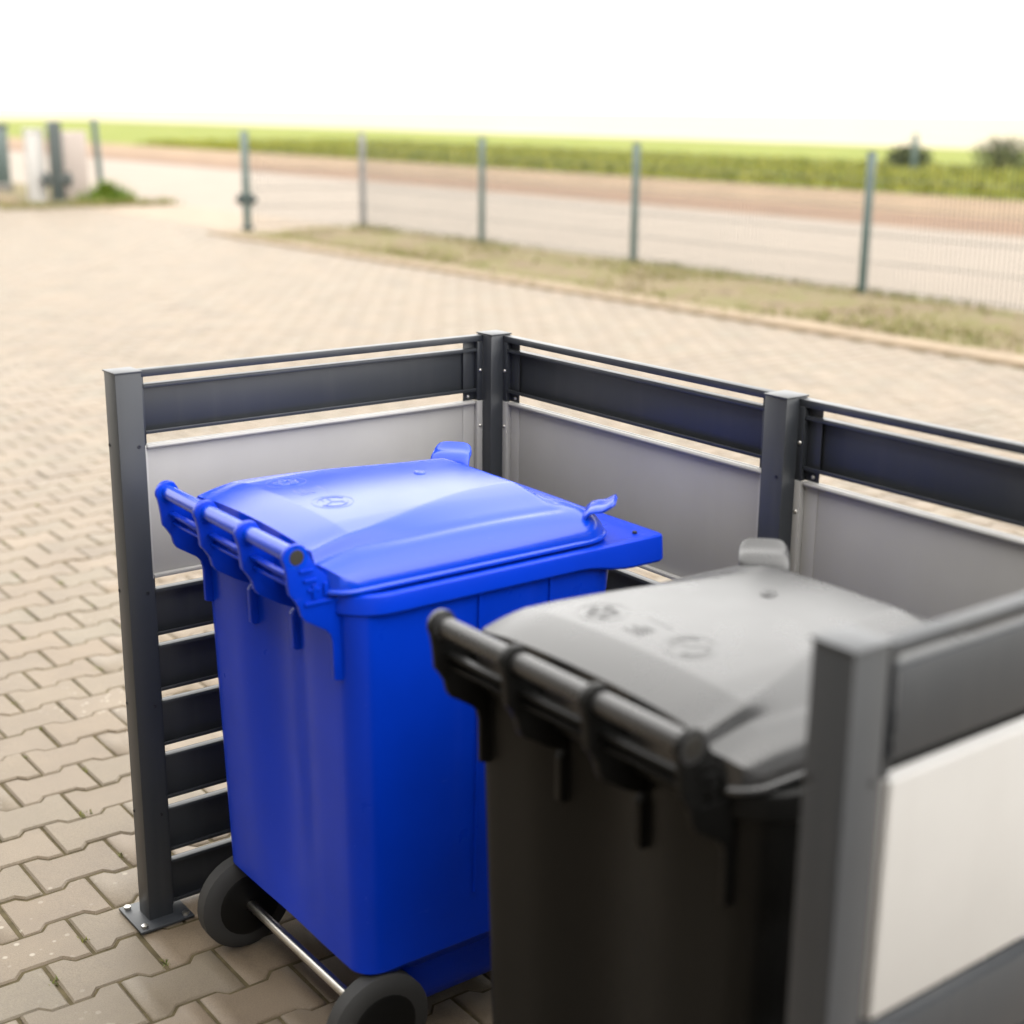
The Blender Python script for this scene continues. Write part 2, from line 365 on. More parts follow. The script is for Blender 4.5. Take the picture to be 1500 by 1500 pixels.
# ------------------------------------------------------------------ workshop building behind the camera (the bin yard stands in front of it)
bld = obj('workshop_building', None, loc=(-8.0, -5, 0), label='grey rendered workshop building behind the photographer, facing the bin enclosure', cat='building')
obj('wall', MB().box(-4, 4, -13, 10.5, 0, 4.7).mesh('wall', 'render', 40), bld)
obj('roof', MB().box(-4.2, 4.25, -13.2, 10.7, 4.702, 5.0, .02).mesh('roof', 'anthracite', 40), bld)
obj('plinth', MB().box(4.001, 4.04, -13, 10.5, 0, .45, .006).mesh('plinth', 'plinth', 40), bld)
for k in range(7):
    wd = obj('window', MB().box(4.001, 4.05, -.75, -.69, 0, 1.3).box(4.001, 4.05, .69, .75, 0, 1.3).box(4.001, 4.05, -.689, .689, 0, .06).box(4.001, 4.05, -.689, .689, 1.24, 1.3).mesh('window', 'anthracite', 40), bld, (0, -11.4 + k * 3.3, 1.2))
    obj('pane', MB().box(4.002, 4.02, -.688, .688, .061, 1.239).mesh('pane', 'glass', 40), wd)

# ------------------------------------------------------------------ bin enclosure
L1, L2, W, P, H = 0.8858, 0.8906, 1.7915, 0.0535, 1.176
enc = obj('bin_enclosure', None, loc=(-L1 / 2, -W / 2, 0), label='anthracite slatted metal enclosure with pale grey panels around two wheeled bins', cat='bin enclosure')
EO = Vector((L1 / 2, W / 2, 0))
def eobj(name, me, loc=(0, 0, 0), rot=None, parent=None, **k):
    return obj(name, me, parent or enc, Vector(loc) + (EO if parent is None else Vector((0, 0, 0))), rot, **k)
post_me = MB().box(-P / 2, P / 2, -P / 2, P / 2, 0.0, H - 0.0032, 0.0016).mesh('post', 'anthracite', 40)
cap_me = MB().box(-P / 2 - .0022, P / 2 + .0022, -P / 2 - .0022, P / 2 + .0022, H - 0.0032, H, 0.0008).mesh('post_cap', 'anthracite', 40)
foot_me = MB().box(-.06, .06, -.06, .06, 0.001, 0.007, 0.001).mesh('foot_plate', 'anthracite', 40)
bolt_me = MB().tube([(0, 0, -.001), (0, 0, .006), (0, 0, .0065)], [.0075, .0075, .005], 6).mesh('anchor_bolt', 'steel', 30)
scr_me = MB().tube([(0, 0, -.002), (0, 0, .0), (0, 0, .0016), (0, 0, .0026)], [.0042, .0042, .0034, .0012], 12).mesh('screw', 'steel', 50)
scrd_me = MB().tube([(0, 0, -.002), (0, 0, .0008), (0, 0, .0014), (0, 0, .0002)], [.0036, .0036, .0024, .0014], 12).mesh('screw', 'darkscrew', 50)
posts = {}
for nm, (x, y) in dict(A=(-L1, 0), B=(0, 0), C=(0, -L2), E=(0, -W), D=(-L1, -W)).items():
    p = eobj('post', post_me, (x, y, 0)); posts[nm] = p
    obj('post_cap', cap_me, p); fp = obj('foot_plate', foot_me, p)
    for bx, by in ((-.046, -.046), (.046, -.046), (-.046, .046), (.046, .046)): obj('anchor_bolt', bolt_me, p, (bx, by, .007))
RX = (0, rad(-90), 0); RY = (rad(90), 0, 0)       # screw axis to -X / to -Y
for z in (1.028, .729, .486, .243):
    for nm in ('A', 'D'):
        obj('screw', scrd_me, posts[nm], (0.0135, -P / 2, z), RY); obj('screw', scrd_me, posts[nm], (-P / 2, 0.021, z), RX)
    obj('screw', scrd_me, posts['C'], (-P / 2, -0.012, z), RX)

FR, OU, TH = 0.007, 0.0262, 0.0016      # front lip plane, outer plane, sheet thickness (offsets towards the outside)
SLATS = [(1.0427, 1.1422), (0.6219, 0.7214), (0.4997, 0.5992), (0.3775, 0.4770), (0.2553, 0.3548), (0.1331, 0.2326), (0.0110, 0.1104)]
PAN = (0.7452, 1.0212)
def cassette(name, l0, l1, h, lip, mat, side=False, bev=0.0007, topbev=0.002):
    """folded sheet: local x along the wall, y outward, z up"""
    b = MB()
    b.box(l0, l1, OU - TH, OU, 0.0, h, bev)
    b.box(l0, l1, FR, OU - TH - .0001, h - TH, h, bev); b.box(l0, l1, FR, OU - TH - .0001, 0, TH, bev)
    b.box(l0, l1, FR, FR + TH, h - lip, h - TH - .0001, bev); b.box(l0, l1, FR, FR + TH, TH + .0001, lip, bev)
    if side:
        for a, c in ((l0, l0 + TH), (l1 - TH, l1)): b.box(a, c, FR + TH + .0001, OU - TH - .0001, TH + .0001, h - TH - .0001)
    return b.mesh(name, mat, 40)
def fold_panel(l0, l1, h, lip, mat):
    """pale panel with rounded folds at its edges"""
    b = MB(); b.box(l0, l1, OU - 0.006, OU + 0.0012, 0, h, 0.0028, seg=3)
    b.box(l0, l1, FR, OU - 0.0062, h - lip, h, 0.0044, seg=3); b.box(l0, l1, FR, OU - 0.0062, 0, lip * .8, 0.0012)
    return b.mesh('infill_panel', mat, 40)
def bracket(z0, z1, mat, sgn, far=0.046):
    """end bracket against a post: lip, web, outer strip; local x = distance from post face"""
    b = MB(); X = lambda a, c: (sgn * a, sgn * c) if sgn > 0 else (sgn * c, sgn * a)
    b.box(*X(0.0003, 0.0150), FR - .0012, FR + TH - .0012, z0, z1, 0.0005)
    b.box(*X(0.0150 - TH, 0.0150), FR + TH - .0011, OU - TH - .0062, z0, z1, 0.0003)
    b.box(*X(0.0150 - TH, far), OU - TH - .006, OU - .0062, z0, z1, 0.0005)
    return b.mesh('side_bracket', mat, 40)
bay_cache = {}
def wall_bay(p0, ang, length, narrow=0):
    """bay from post centre p0 along direction ang; outward = left of direction"""
    a = P / 2; b = length - P / 2
    key = round(length, 4)
    if key not in bay_cache:
        bay_cache[key] = dict(slat=cassette('slat', a + .0165, b - .0165, .0995, .0075, 'anthracite'),
            panel=fold_panel(a + .0165, b - .0165, PAN[1] - PAN[0], .0092, 'panel'),
            rail=MB().box(a + .0003, b - .0003, FR - .001, OU + .001, 1.1572, 1.1712, 0.001).mesh('top_rail', 'anthracite', 40))
    m_ = bay_cache[key]; R_ = (0, 0, ang); p0 = Vector((p0[0], p0[1], 0))
    for z0, z1 in SLATS: eobj('slat', m_['slat'], p0 + Vector((0, 0, z0)), R_)
    eobj('infill_panel', m_['panel'], p0 + Vector((0, 0, PAN[0])), R_, label='pale grey folded metal panel')
    eobj('top_rail', m_['rail'], p0, R_)
    dv = Vector((math.cos(ang), math.sin(ang), 0))
    for sgn, base in ((1, p0 + dv * a), (-1, p0 + dv * b)):
        for z0, z1, mt, tag in ((1.0215, 1.157, 'anthracite', 0), (0.7455, 1.0205, 'panel', 1), (0.008, 0.7445, 'anthracite', 2)):
            nr = narrow == sgn; kk = (sgn, z0, nr)
            if kk not in bay_cache: bay_cache[kk] = bracket(z0, z1, mt, sgn, .022 if nr else .046)
            br = eobj('side_bracket', bay_cache[kk], base, R_)
            zs = {0: ((.0065, 1.091, FR), (.0330, 1.031, OU - .009)), 1: ((.0065, .9625, FR), (.0065, .800, FR)), 2: ((.0065, .60, FR), (.0065, .30, FR), (.0065, .08, FR))}[tag]
            if nr: zs = ()
            for xx, zz, yy in zs: obj('screw', scr_me, br, (sgn * xx, yy - .0012 if yy == FR else yy - .0001, zz), RY)
wall_bay((-L1, 0), 0, L1, 1)
# back wall outward = +X : direction -Y has +X on its left
wall_bay((0, 0), rad(-90), L2)
wall_bay((0, -L2), rad(-90), W - L2)
# right side wall, outward = -Y : direction -X has -Y on its left
wall_bay((0, -W), rad(180), L1, -1)

# ------------------------------------------------------------------ wheeled bin (local x from the handle to the front lip, rod axis at x = 0)
def rrect(x0, x1, hy, r0, r1, n=10, sub=0):
    """rounded rectangle, r0 at rear corners, r1 at front corners, ccw"""
    pts = []
    for (cx, cy, rr, a0) in ((x1 - r1, hy - r1, r1, 0), (x0 + r0, hy - r0, r0, 90), (x0 + r0, -hy + r0, r0, 180), (x1 - r1, -hy + r1, r1, 270)):
        for k in range(n + 1):
            a = rad(a0 + 90 * k / n); pts.append((cx + rr * math.cos(a), cy + rr * math.sin(a)))
    out = []
    for i, p in enumerate(pts):
        q = pts[(i + 1) % len(pts)]
        m = (28 if (i // (n + 1)) % 2 == 0 else 24) if i % (n + 1) == n else 1
        for k in range(m): out.append((p[0] + (q[0] - p[0]) * k / m, p[1] + (q[1] - p[1]) * k / m))
    return out
def sdist(x, y, x0, x1, hy, r0, r1):
    rr = r1 if x > (x0 + x1) / 2 else r0
    qx = abs(x - (x0 + x1) / 2) - ((x1 - x0) / 2 - rr); qy = abs(y) - (hy - rr)
    return rr - (math.hypot(max(qx, 0), max(qy, 0)) + min(max(qx, qy), 0))
def ss(a, b, x):
    t = min(1, max(0, (x - a) / (b - a))); return t * t * (3 - 2 * t)
LX0, LX1, LHY, LR0, LR1 = 0.045, 0.655, 0.272, 0.06, 0.085
def lid_h(x, y):
    ay = abs(y)
    d = max(0, sdist(x, y, LX0 - .12, LX1, LHY, LR0, LR1))             # the rear edge stays high, up to the hinge
    t = min(1, d / 0.060); fl = 0.925 + 0.039 * (1 - (1 - t) ** 2.3) ** .55
    arch = 0.013 * math.sin(math.pi * min(1, max(0, (x + .03) / .68))) ** .7 * ss(0, .06, d)
    crown = 0.015 * (1 - (ay / LHY) ** 2) * ss(0, .12, d)
    xf = 0.535 + 0.012 * (ay / .2) ** 2                                # front edge of the raised field
    k = ss(0.07, 0.50, x)
    yi = 0.212 - 0.100 * k; yo = 0.222 - 0.006 * k
    a = min(1, max(0, (yo - ay) / (yo - yi))); fac = a * a * (3 - 2 * a) * .35 + a * .65
    fr = 1 - ss(xf - .020, xf + .022, x)
    pl = 0.019 * fac * fr
    vall = -0.0035 * math.exp(-((ay - yo - .003) / .010) ** 2) * fr * ss(.10, .25, x)
    slope = -0.006 * ss(0.53, 0.655, x) * (1 - .5 * (ay / LHY) ** 2)    # front field falls to the lip
    rq = min(1, max(0, (0.118 - x) / .073)); rear = -0.0165 * rq * (rq * .35 + .65) * (1 - .6 * ss(.19, .25, ay))
    gr = -0.0042 * math.exp(-((x - xf - .006) / .0052) ** 2) * ss(.07, .10, ay) * (1 - ss(.192, .204, ay))
    return fl + arch + crown + pl + vall + slope + rear + gr
def make_lid():
    N_ = rrect(LX0, LX1, LHY, LR0, LR1, 36); b = MB(); rings = []
    cx, cy = (LX0 + LX1) / 2, 0
    off = lambda o: [(cx + (x - cx) * (1 + o / ((LX1 - LX0) / 2)), y * (1 + o / LHY)) for x, y in N_]
    for o, z in ((-0.012, 0.9135), (-.002, 0.9135), (0.0035, 0.9137), (0.0045, 0.9155), (0.0045, 0.9195), (0.003, 0.9215), (0.0002, 0.9225)):
        rings.append([(x, y, z) for x, y in off(o)])
    ts = [1 - .005 * k for k in range(0, 40)] + list(np.linspace(.795, 0.02, 84))
    for t in ts:
        rings.append([(cx + (x - cx) * t, y * t, lid_h(cx + (x - cx) * t, y * t)) for x, y in N_])
    b.loft(rings, True, True); return b.mesh('lid', 'blue_lid', 50)
RIMZ = 0.9115
def rim_bottom(x):
    return 0.876 - 0.016 * ss(0.54, 0.66, x)
def make_body():
    b = MB()
    # rim / comb lip
    X0r, X1r, HY = 0.062, 0.742, 0.297
    def ring(ins, z, zf=None):
        o = rrect(X0r, X1r, HY, .085, .018, 10)
        cx = (X0r + X1r) / 2; kx = 1 - ins / ((X1r - X0r) / 2); ky = 1 - ins / HY
        return [(cx + (x - cx) * kx, y * ky, zf(x) if zf else z) for x, y in o]
    b.loft([ring(.03, RIMZ - .004), ring(.008, RIMZ), ring(.004, RIMZ - .0006), ring(.0012, RIMZ - .0025), ring(0, RIMZ - .006),
            ring(-.0015, 0, lambda x: rim_bottom(x) + .004), ring(0.001, 0, rim_bottom), ring(.006, 0, lambda x: rim_bottom(x) + .0005), ring(.012, 0, lambda x: rim_bottom(x) + .01), ring(.03, .893)], False, False)
    # flat top of the rim under the lid
    b.loft([ring(.03, RIMZ - .004), ring(.2, RIMZ - .004)], False, True)
    # tapered body with shallow side ribs
    rings = []
    zs = [0.895, 0.86, 0.845, 0.80, 0.7, 0.55, 0.4, 0.25, 0.205, 0.19, 0.175, 0.16, 0.14, 0.10, 0.075, 0.065]
    for z in zs:
        t = (0.895 - z) / 0.83
        x0 = 0.075 + 0.020 * t; x1 = 0.645 - 0.075 * t; hy = 0.284 - 0.018 * t; rc = 0.045
        x0 += .055 * (1 - ss(.158, .206, z)); sh = (0.0 if z > 0.09 else (0.09 - z) * 0.9) + .042 * (1 - ss(.158, .206, z))
        o = rrect(x0 + sh, x1 - sh, hy - sh, rc, .05, 10); rg = []
        for x, y in o:
            rib = 0
            for xr in (0.30, 0.455, 0.60):
                rib += 0.0045 * math.exp(-((x - xr) / .008) ** 2)
            k = 1 - rib / hy * (1 if abs(y) > hy * .95 else 0) * ss(.3, .5, z)
            # rear face: shallow trough, shaped to give light and dark reflection strips
            rx = 0.0
            if x < x0 + .03 and abs(y) < .15: rx = -0.024 * (.5 + .5 * math.cos(math.pi * y / .15)) * ss(.16, .42, z)
            rg.append((x - rx, y * k, z))
        rings.append(rg)
    b.loft(rings, True, True)
    for xr in (0.326, 0.479):
        b.loft([[(xr + dx, -sg * (0.284 - 0.018 * (0.895 - z) / 0.83 + dy), z) for dx, dy in ((-.004, -.004), (-.0025, .0045), (.0025, .0045), (.004, -.004))] for sg in (1,) for z in (.892, .70, .45, .30)], True, True)
        b.loft([[(xr + dx, (0.284 - 0.018 * (0.895 - z) / 0.83 + dy), z) for dx, dy in ((-.004, -.004), (-.0025, .0045), (.0025, .0045), (.004, -.004))] for z in (.892, .70, .45, .30)], True, True)
    # front lip underside gussets
    for y in (-.22, -.08, .08, .22): b.prism([(0.632, 0.885), (0.715, 0.885), (0.70, 0.868), (0.632, 0.80)], 'y', y - .003, y + .003)
    return b.mesh('body', 'blue', 32)
def fin(end):
    # profile in x,z: round head about the rod, wavy drop, slope to the body, short leg
    head = [(0.024 * math.cos(rad(a)), 0.985 + 0.021 * math.sin(rad(a))) for a in range(60, 225, 15)]
    drop = [(-.017, 0.955), (-.014, 0.925), (-.006, 0.915), (0.002, 0.902), (0.006, 0.886), (0.012, 0.877)]
    if end: drop += [(0.050, 0.853), (0.058, 0.844), (0.062, 0.828), (0.063, 0.764), (0.076, 0.760), (0.100, 0.762), (0.110, 0.80), (0.110, 0.885), (0.098, 0.905)]
    else: drop += [(0.050, 0.853), (0.082, 0.838), (0.074, 0.828), (0.075, 0.766), (0.080, 0.762), (0.116, 0.762), (0.118, 0.80), (0.116, 0.885), (0.098, 0.905)]
    if end: top_ = [(0.125, 0.918), (0.118, 0.940), (0.055, 0.944), (0.036, 0.962)]
    else: top_ = [(0.085, 0.918), (0.07, 0.935), (0.045, 0.940), (0.032, 0.958)]
    return head + drop + top_
def make_bin():
    root = obj('wheeled_bin', None)
    body = obj('body', make_body(), root)
    lid = obj('lid', make_lid(), root)
    # lid grips at the two front corners, diagonal curled tongues
    for sy, cxg, cyg in ((1, 0.620, 0.222), (-1, 0.628, -0.240)):
        b = MB(); prof = [(-.016, -.014), (-.014, .000), (-.010, .011), (-.002, .0185), (.009, .0215), (.019, .0225), (.028, .0265), (.037, .0325), (.0415, .0355)]
        th = .0082; rings = []; n = 13; wdt = .0405
        for k in range(n):
            s_ = -math.cos(math.pi * k / (n - 1)); up = []; lo = []
            for i, p in enumerate(prof):
                q = prof[min(i + 1, len(prof) - 1)]; q0 = prof[max(i - 1, 0)]; dx, dz = q[0] - q0[0], q[1] - q0[1]; l = math.hypot(dx, dz)
                wi = wdt * (1, 1, 1, 1, 1, 1, .97, .90, .80)[i]; edge = math.sqrt(max(0, 1 - abs(s_) ** 6)); hh = th * .5 * (.35 + .65 * edge)
                drop = -.004 * abs(s_) ** 4
                up.append((p[0] + dz / l * hh, s_ * wi, p[1] - dx / l * hh + drop)); lo.append((p[0] - dz / l * hh, s_ * wi, p[1] + dx / l * hh + drop))
            rings.append(up + lo[::-1])
        b.loft(rings, True, True)
        z0 = lid_h(cxg - .012, cyg * .94) - .005
        obj('lid_grip', b.mesh('lid_grip', 'blue_lid', 60), lid, (cxg - .012, cyg * .97, z0), (0, 0, rad(45 * sy)))
    # embossed marks: two round seals, a small block of relief and a bar, a moulding point
    def on_lid(px_, py_): return (px_, py_, lid_h(px_, py_) + .0002)
    def ring_strip(b, cx, cy, r0, r1, hgt=.0005, a0=0, a1=360, n=40):
        vv = []; q = []
        for k in range(n + 1):
            a = rad(a0 + (a1 - a0) * k / n)
            for rr, hh in ((r0, -.0006), (r0 + .0008, hgt), (r1 - .0008, hgt), (r1, -.0006)):
                x, y = cx + rr * math.cos(a), cy + rr * math.sin(a); vv.append((x, y, lid_h(x, y) + hh))
        for k in range(n):
            for j in range(3): q.append((k * 4 + j, k * 4 + j + 1, k * 4 + j + 5, k * 4 + j + 4))
        b.add(vv, q)
    def bar(b, x0, y0, x1, y1, wd_, hgt=.0005, n=8):
        dx, dy = x1 - x0, y1 - y0; l = math.hypot(dx, dy); nx, ny = -dy / l, dx / l; vv = []; q = []
        for k in range(n + 1):
            for o_, hh in ((-wd_, -.0006), (-wd_ + .0007, hgt), (wd_ - .0007, hgt), (wd_, -.0006)):
                x, y = x0 + dx * k / n + nx * o_, y0 + dy * k / n + ny * o_; vv.append((x, y, lid_h(x, y) + hh))
        for k in range(n):
            for j in range(3): q.append((k * 4 + j, k * 4 + j + 1, k * 4 + j + 5, k * 4 + j + 4))
        b.add(vv, q)
    b = MB(); cx, cy = .172, -.062
    ring_strip(b, cx, cy, .0345, .0375); ring_strip(b, cx, cy, .026, .0275, .0008, 20, 160); ring_strip(b, cx, cy, .026, .0275, .0008, 200, 340)
    for a in (90, 210, 330): bar(b, cx, cy, cx + .02 * math.cos(rad(a)), cy + .02 * math.sin(rad(a)), .0026)
    bar(b, cx - .012, cy + .010, cx - .012, cy + .024, .0016); bar(b, cx + .014, cy - .020, cx + .014, cy - .006, .0016)
    obj('round_emblem', b.mesh('round_emblem', 'blue_lid', 180), lid, label='embossed round seal with three spokes')
    b = MB(); cx, cy = .172, .108
    ring_strip(b, cx, cy, .0345, .0375)
    for a in (20, 92, 164, 236, 308): ring_strip(b, cx + .016 * math.cos(rad(a)), cy + .016 * math.sin(rad(a)), .004, .0095, .001, n=16)
    obj('round_emblem', b.mesh('round_emblem', 'blue_lid', 180), lid, label='embossed round seal filled with small lobes')
    b = MB()
    for k in range(4): bar(b, .150 + k * .008, .006, .150 + k * .008, .040 - (k % 2) * .012, .0017, .0009)
    bar(b, .196, -.004, .200, .046, .0014)
    obj('relief_text', b.mesh('relief_text', 'blue_lid', 180), lid)
    b = MB(); ring_strip(b, .405, 0.02, .001, .0125, .0022, n=24); obj('moulding_mark', b.mesh('moulding_mark', 'blue_lid', 180), lid)
    # handle rod
    b = MB(); b.tube([(0, -.238, .985), (0, .238, .985)], .0142, 24, False)
    b.tube([(0, .236, .985), (0, .247, .985), (0, .252, .985), (0, .255, .985), (0, .2555, .985)], [.0195, .0215, .020, .014, .002], 24)
    obj('lip_hole_shade', MB().tube([(.703, -.252, RIMZ - .003), (.703, -.252, RIMZ + .0004), (.703, -.252, RIMZ + .0006)], [.0045, .0045, .001], 14).mesh('lip_hole_shade', 'hole', 40), body, label='small dark disc painted as the shade inside a hole in the front lip')  # solid dark disc on the lip, its colour stands for shade in a hole
    rod = obj('handle_rod', b.mesh('handle_rod', 'blue_lid', 50), root)
    b = MB(); b.tube([(0, -.2465, .985), (0, -.2475, .985), (0, -.2478, .985)], [.0132, .0125, .001], 20); obj('rod_end_plug', b.mesh('rod_end_plug', 'hole', 40), rod, label='dark plug in the near end of the handle rod')
    b = MB(); b.tube([(0, -.2405, .985), (0, -.2462, .985), (0, -.2468, .985), (0, -.2462, .985)], [.0205, .0205, .0175, .0140], 24, False); obj('rod_end_collar', b.mesh('rod_end_collar', 'blue_lid', 40), rod)
    for y in (-.2415, -.0795, .0795, .2415):
        e = abs(y) > .2; hw_ = .0045 if e else .0065
        bk = obj('handle_bracket', MB().prism(fin(e), 'y', y - hw_, y + hw_, .0012).mesh('handle_bracket', 'blue', 40), root)
        b = MB()
        if not e: b.tube([(0, y - .0085, .985), (0, y - .0075, .985), (0, y + .0075, .985), (0, y + .0085, .985)], [.016, .0195, .0195, .016], 20)
        if e and y < 0:
            for k in range(4):
                b.box(.026 + k * .020, .034 + k * .020, y - hw_ - .004, y - hw_ + .001, .912 + .002 * k, .936, .001)
            b.box(.012, .100, y - hw_ - .0045, y - hw_ + .001, .9015, .9075, .001)
            for k in range(3): b.box(.004 + .007 * k, .028 + .006 * k, y - hw_ - .004, y - hw_ + .001, .958 - .017 * k, .963 - .017 * k, .0008)
        if b.v: obj('bracket_ribs', b.mesh('bracket_ribs', 'blue', 40), bk)
    b = MB()
    for y0, y1 in ((-.235, -.087), (-.072, .072), (.087, .235)):
        b.box(-.003, .010, y0, y1, .9430, .9485, .0018); b.box(.002, .013, y0, y1, .9255, .9300, .0018); b.box(.0105, .0125, y0, y1, .9301, .9429)
    obj('hinge_rail', b.mesh('hinge_rail', 'blue', 40), root)
    b = MB(); b.tube([(0, -.280, 0), (0, .280, 0)], .010, 12); ax = obj('axle', b.mesh('axle', 'steel', 40), root, (.125, 0, .1))
    for sy in (-1, 1):
        b = MB(); b.tube([(0, -.024, 0), (0, -.022, 0), (0, -.014, 0), (0, .014, 0), (0, .022, 0), (0, .024, 0)], [.07, .088, .099, .099, .088, .07], 32)
        wl = obj('wheel', b.mesh('tyre', 'tyre', 40), root, (.125, sy * .258, .1))
        b = MB(); b.tube([(0, -.0245, 0), (0, -.027, 0), (0, -.0275, 0)], [.066, .060, .01], 24); b.tube([(0, .0245, 0), (0, .027, 0), (0, .0275, 0)], [.066, .060, .01], 24)
        obj('wheel_hub', b.mesh('wheel_hub', 'black', 40), wl)
    return root
bin1 = make_bin()
bin1.location = (-0.906, -0.467, 0.0); bin1.rotation_euler = (0, 0, rad(-0.3))
bin1['label'] = 'bright blue wheeled bin with glossy closed lid in the corner of the enclosure'; bin1['category'] = 'wheeled bin'; bin1['group'] = 'bins inside the enclosure'
def swap(o, mp):
    if o.data is None: return
    o.data = o.data.copy()
    for i, m_ in enumerate(o.data.materials):
        if m_ and m_.name in mp: o.data.materials[i] = M[mp[m_.name]]
def dup(o, parent=None, mp=None):
    c = o.copy(); COL.objects.link(c)
    if parent is not None: c.parent = parent
    swap(c, mp)
    for ch in list(o.children): dup(ch, c, mp)
    return c
bin2 = dup(bin1, None, {'blue_plastic': 'black', 'blue_lid_plastic': 'black_lid'})
bin2.location = (-0.892, -1.3415, 0.0); bin2.rotation_euler = (0, 0, rad(0.4))
bin2['label'] = 'black wheeled bin with grey charcoal lid, nearer than the blue bin'

# ------------------------------------------------------------------ mesh fence along the street
FX = 8.98
fence = obj('mesh_fence', None, loc=(FX, 9.6, 0), label='dark green welded mesh fence along the street behind the verge', cat='fence')
py_ = [15.35, 12.47, 9.58, 6.33, 3.45, 0.55, -2.35]
FH = 1.24
for y in py_:
    b = MB().box(-.032, .032, -.032, .032, 0, FH + .06, .004).mesh('fence_post', 'green_paint', 40)
    p = obj('fence_post', b, fence, (0, y - 9.6, 0))
    if y == py_[0]: b.materials[0] = M['pale_post']; p['label'] = 'pale grey end post'
    obj('post_cap', MB().box(-.035, .035, -.035, .035, FH + .06, FH + .078, .006).mesh('post_cap', 'dark_paint', 40), p)
for k in range(len(py_) - 1):
    y1, y0 = py_[k], py_[k + 1]; b = MB(); yy = y0 + .06
    while yy < y1 - .04:
        b.tube([(-.045, yy - 9.6, .05), (-.045, yy - 9.6, FH)], 0.0039, 5); yy += .05
    z = .075
    while z < FH:
        for dx in (-.0515, -.0385): b.tube([(dx, y0 + .035 - 9.6, z), (dx, y1 - .035 - 9.6, z)], .0036, 5)
        z += .2485
    obj('wire_panel', b.mesh('wire_panel', 'wire', 60), fence)
# gate stop post at the end of the fence
gp = obj('gate_post', None, loc=(7.43, 15.88, 0), label='dark green gate post with a catch at the end of the verge', cat='gate post')
obj('post', MB().box(-.042, .042, -.042, .042, 0, 1.34, .005).mesh('post', 'green_paint', 40), gp)
obj('catch', MB().box(-.15, .15, -.05, .05, .375, .455, .035, seg=3).box(.055, .115, -.055, .055, .345, .50, .02).box(-.115, -.055, -.055, .055, .345, .50, .02).mesh('catch', 'dark_paint', 40), gp, rot=(0, 0, rad(-37)))
obj('lower_bracket', MB().box(-.06, .06, -.07, .07, .0, .06, .01).mesh('lower_bracket', 'dark_paint', 40), gp)
# wire panel between gate post and fence corner
b = MB(); ex, ey = FX - 7.43, 15.35 - 15.88
for k in range(1, 32):
    t = k / 32; b.tube([(ex * t, ey * t, .05), (ex * t, ey * t, FH)], .0039, 5)
for z in (.075, .3235, .572, .8205, 1.069): b.tube([(.04, -.014, z), (ex - .035, ey + .014, z)], .0045, 5)
obj('wire_panel', b.mesh('wire_panel', 'wire', 60), gp)

# ------------------------------------------------------------------ sliding gate and pillar on the far left
pil = obj('gate_pillar', MB().box(-.13, .13, -.13, .13, 0, 1.2, .012).box(-.15, .15, -.15, .15, 1.202, 1.25, .01).mesh('gate_pillar', 'white_paint', 40), loc=(6.92, 22.75, 0), label='white gate pillar at the far left of the gateway', cat='gate pillar')
pil2 = obj('gate_pillar', MB().box(-.2, .2, -.12, .12, 0, 1.2, .012).mesh('gate_pillar', 'pale_post2', 40), loc=(7.9, 23.5, 0), label='pinkish grey gate pillar behind the dark roller post', cat='gate pillar')
gd = obj('gate_guide', None, loc=(7.16, 22.5, 0), label='dark roller guide post in front of the white gate pillar', cat='gate guide')
obj('post', MB().box(-.07, .07, -.07, .07, 0, 1.38, .008).mesh('post', 'dark_paint', 40), gd)
obj('post', MB().box(.09, .17, .02, .10, 0, 1.38, .008).mesh('post', 'dark_paint', 40), gd)
obj('catch', MB().box(-.24, .31, -.05, .05, .34, .47, .05, seg=3).box(-.20, -.12, -.05, .05, .28, .54, .02).box(.2, .27, -.05, .05, .28, .54, .02).mesh('catch', 'dark_paint', 40), gd)
obj('base_plate', MB().box(-.12, .22, -.12, .16, 0, .05, .01).mesh('base_plate', 'plinth', 40), gd)
pole = obj('street_pole', MB().tube([(.04, 0, 0), (0, 0, .4), (-.05, 0, 1.42)], [.06, .055, .055], 14).mesh('street_pole', 'green_paint', 40), loc=(8.06, 22.75, 0), label='slim green grey pole beside the grass tuft at the gateway', cat='pole')
gate = obj('sliding_gate', None, loc=(6.55, 26, 0), label='open sliding gate with dark vertical bars behind the white pillar', cat='gate')
obj('bottom_beam', MB().box(-.05, .05, -3.0, 3.6, .19, .33, .01).mesh('bottom_beam', 'plinth', 40), gate)
obj('top_beam', MB().box(-.04, .04, -3.0, 3.6, 1.26, 1.33, .01).mesh('top_beam', 'dark_paint', 40), gate)
gb = MB().box(-.018, .018, -.03, .03, .3301, 1.2599, .004).mesh('gate_bar', 'green_paint', 40)
for k in range(44): obj('gate_bar', gb, gate, (0, -2.95 + k * .15, 0))
pl_ = obj('low_wall', MB().box(-.1, .1, -3.4, 6, -.02, .12, .01).mesh('low_wall', 'concrete', 40), loc=(6.42, 26, 0), label='low concrete footing below the sliding gate', cat='wall')
sp = []
for _ in range(420):
    a = random.uniform(0, 6.28); q_ = abs(random.gauss(0, .24)); sp.append((8.0 + q_ * math.cos(a) * 1.1, 22.3 + q_ * math.sin(a), 0, random.uniform(.6, 1.25) * max(.25, 1 - q_)))
obj('grass_tuft', blades('grass_tuft', sp, 'grass_green', (.18, .42), 5, .010, .6), label='tall bright green grass tuft at the foot of the green grey pole', cat='grass tuft')
sp = [(random.uniform(5.9, 9.0), 21.6 + random.uniform(-.25, .35), -.004, random.uniform(.4, 1)) for _ in range(500)]
obj('gateway_weeds', blades('gateway_weeds', sp, 'grass_dry', (.05, .16), 5, .008, .8), label='low dry weeds along the foot of the gate pillars', cat='weeds', kind='stuff')

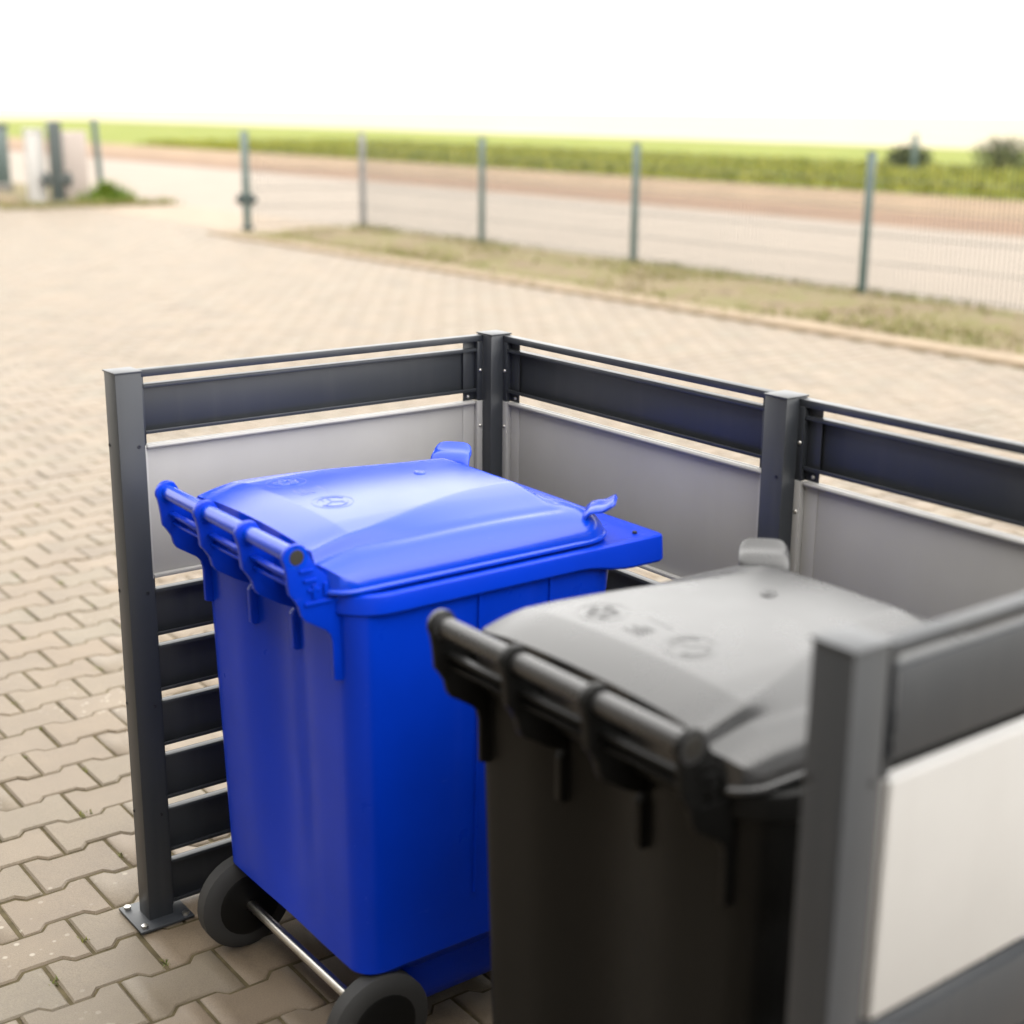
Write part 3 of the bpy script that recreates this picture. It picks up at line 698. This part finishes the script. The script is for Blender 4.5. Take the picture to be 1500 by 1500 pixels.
# ------------------------------------------------------------------ far bushes beyond the meadow
def bush(x, y, w_, h_, label):
    root = obj('bush', None, loc=(x, y, -.03), label=label, cat='bush', group='dark bushes beyond the meadow')
    b = MB()
    for k in range(5):
        a = random.uniform(0, 6.28); b.tube([(random.uniform(-.2, .2) * w_, random.uniform(-.2, .2) * w_, 0), (math.cos(a) * w_ * .25, math.sin(a) * w_ * .25, h_ * .45), (math.cos(a) * w_ * .4, math.sin(a) * w_ * .4, h_ * .8)], [.05, .035, .012], 6)
    obj('stems', b.mesh('stems', 'bark', 60), root)
    v = []; q = []; tn = []
    for _ in range(1500):
        while True:
            p = np.array([random.uniform(-1, 1) for _ in range(3)])
            if (p ** 2).sum() < 1 and p[2] > -.75: break
        c = np.array([p[0] * w_ * .6, p[1] * w_ * .6, h_ * (.52 + .48 * p[2])]) + rng.normal(0, .05, 3); s_ = random.uniform(.03, .07)
        a = rng.normal(0, 1, 3); a /= np.linalg.norm(a); bb = np.cross(a, rng.normal(0, 1, 3)); bb /= np.linalg.norm(bb); o = len(v)
        v += [tuple(c - a * s_), tuple(c + bb * s_ * .5), tuple(c + a * s_), tuple(c - bb * s_ * .5)]; q.append((o, o + 1, o + 2, o + 3)); tn += [random.random()] * 4
    me = bpy.data.meshes.new('foliage'); me.from_pydata(v, [], q); me.update(); me.materials.append(M['leaf_dark'])
    at_ = me.attributes.new('tint', 'FLOAT', 'POINT'); at_.data.foreach_set('value', tn)
    obj('foliage', me, root)
for (x, y, w_, h_, lb) in ((33.6, 25.2, 1.1, .8, 'small dark bush left of the thin field post'), (35.0, 22.9, 1.6, 1.05, 'dark bush right of the thin field post'), (36.0, 21.0, 1.7, 1.1, 'dark bush at the right edge beyond the meadow'), (37.0, 18.6, 1.9, 1.15, 'outermost dark bush beyond the meadow, past the right edge')):
    bush(x, y, w_, h_, lb)
obj('field_post', MB().box(-.06, .06, -.06, .06, -.03, 1.1, .006).mesh('field_post', 'green_paint', 40), loc=(32.2, 23.9, 0), label='thin dark post standing in the meadow before the bushes', cat='post')
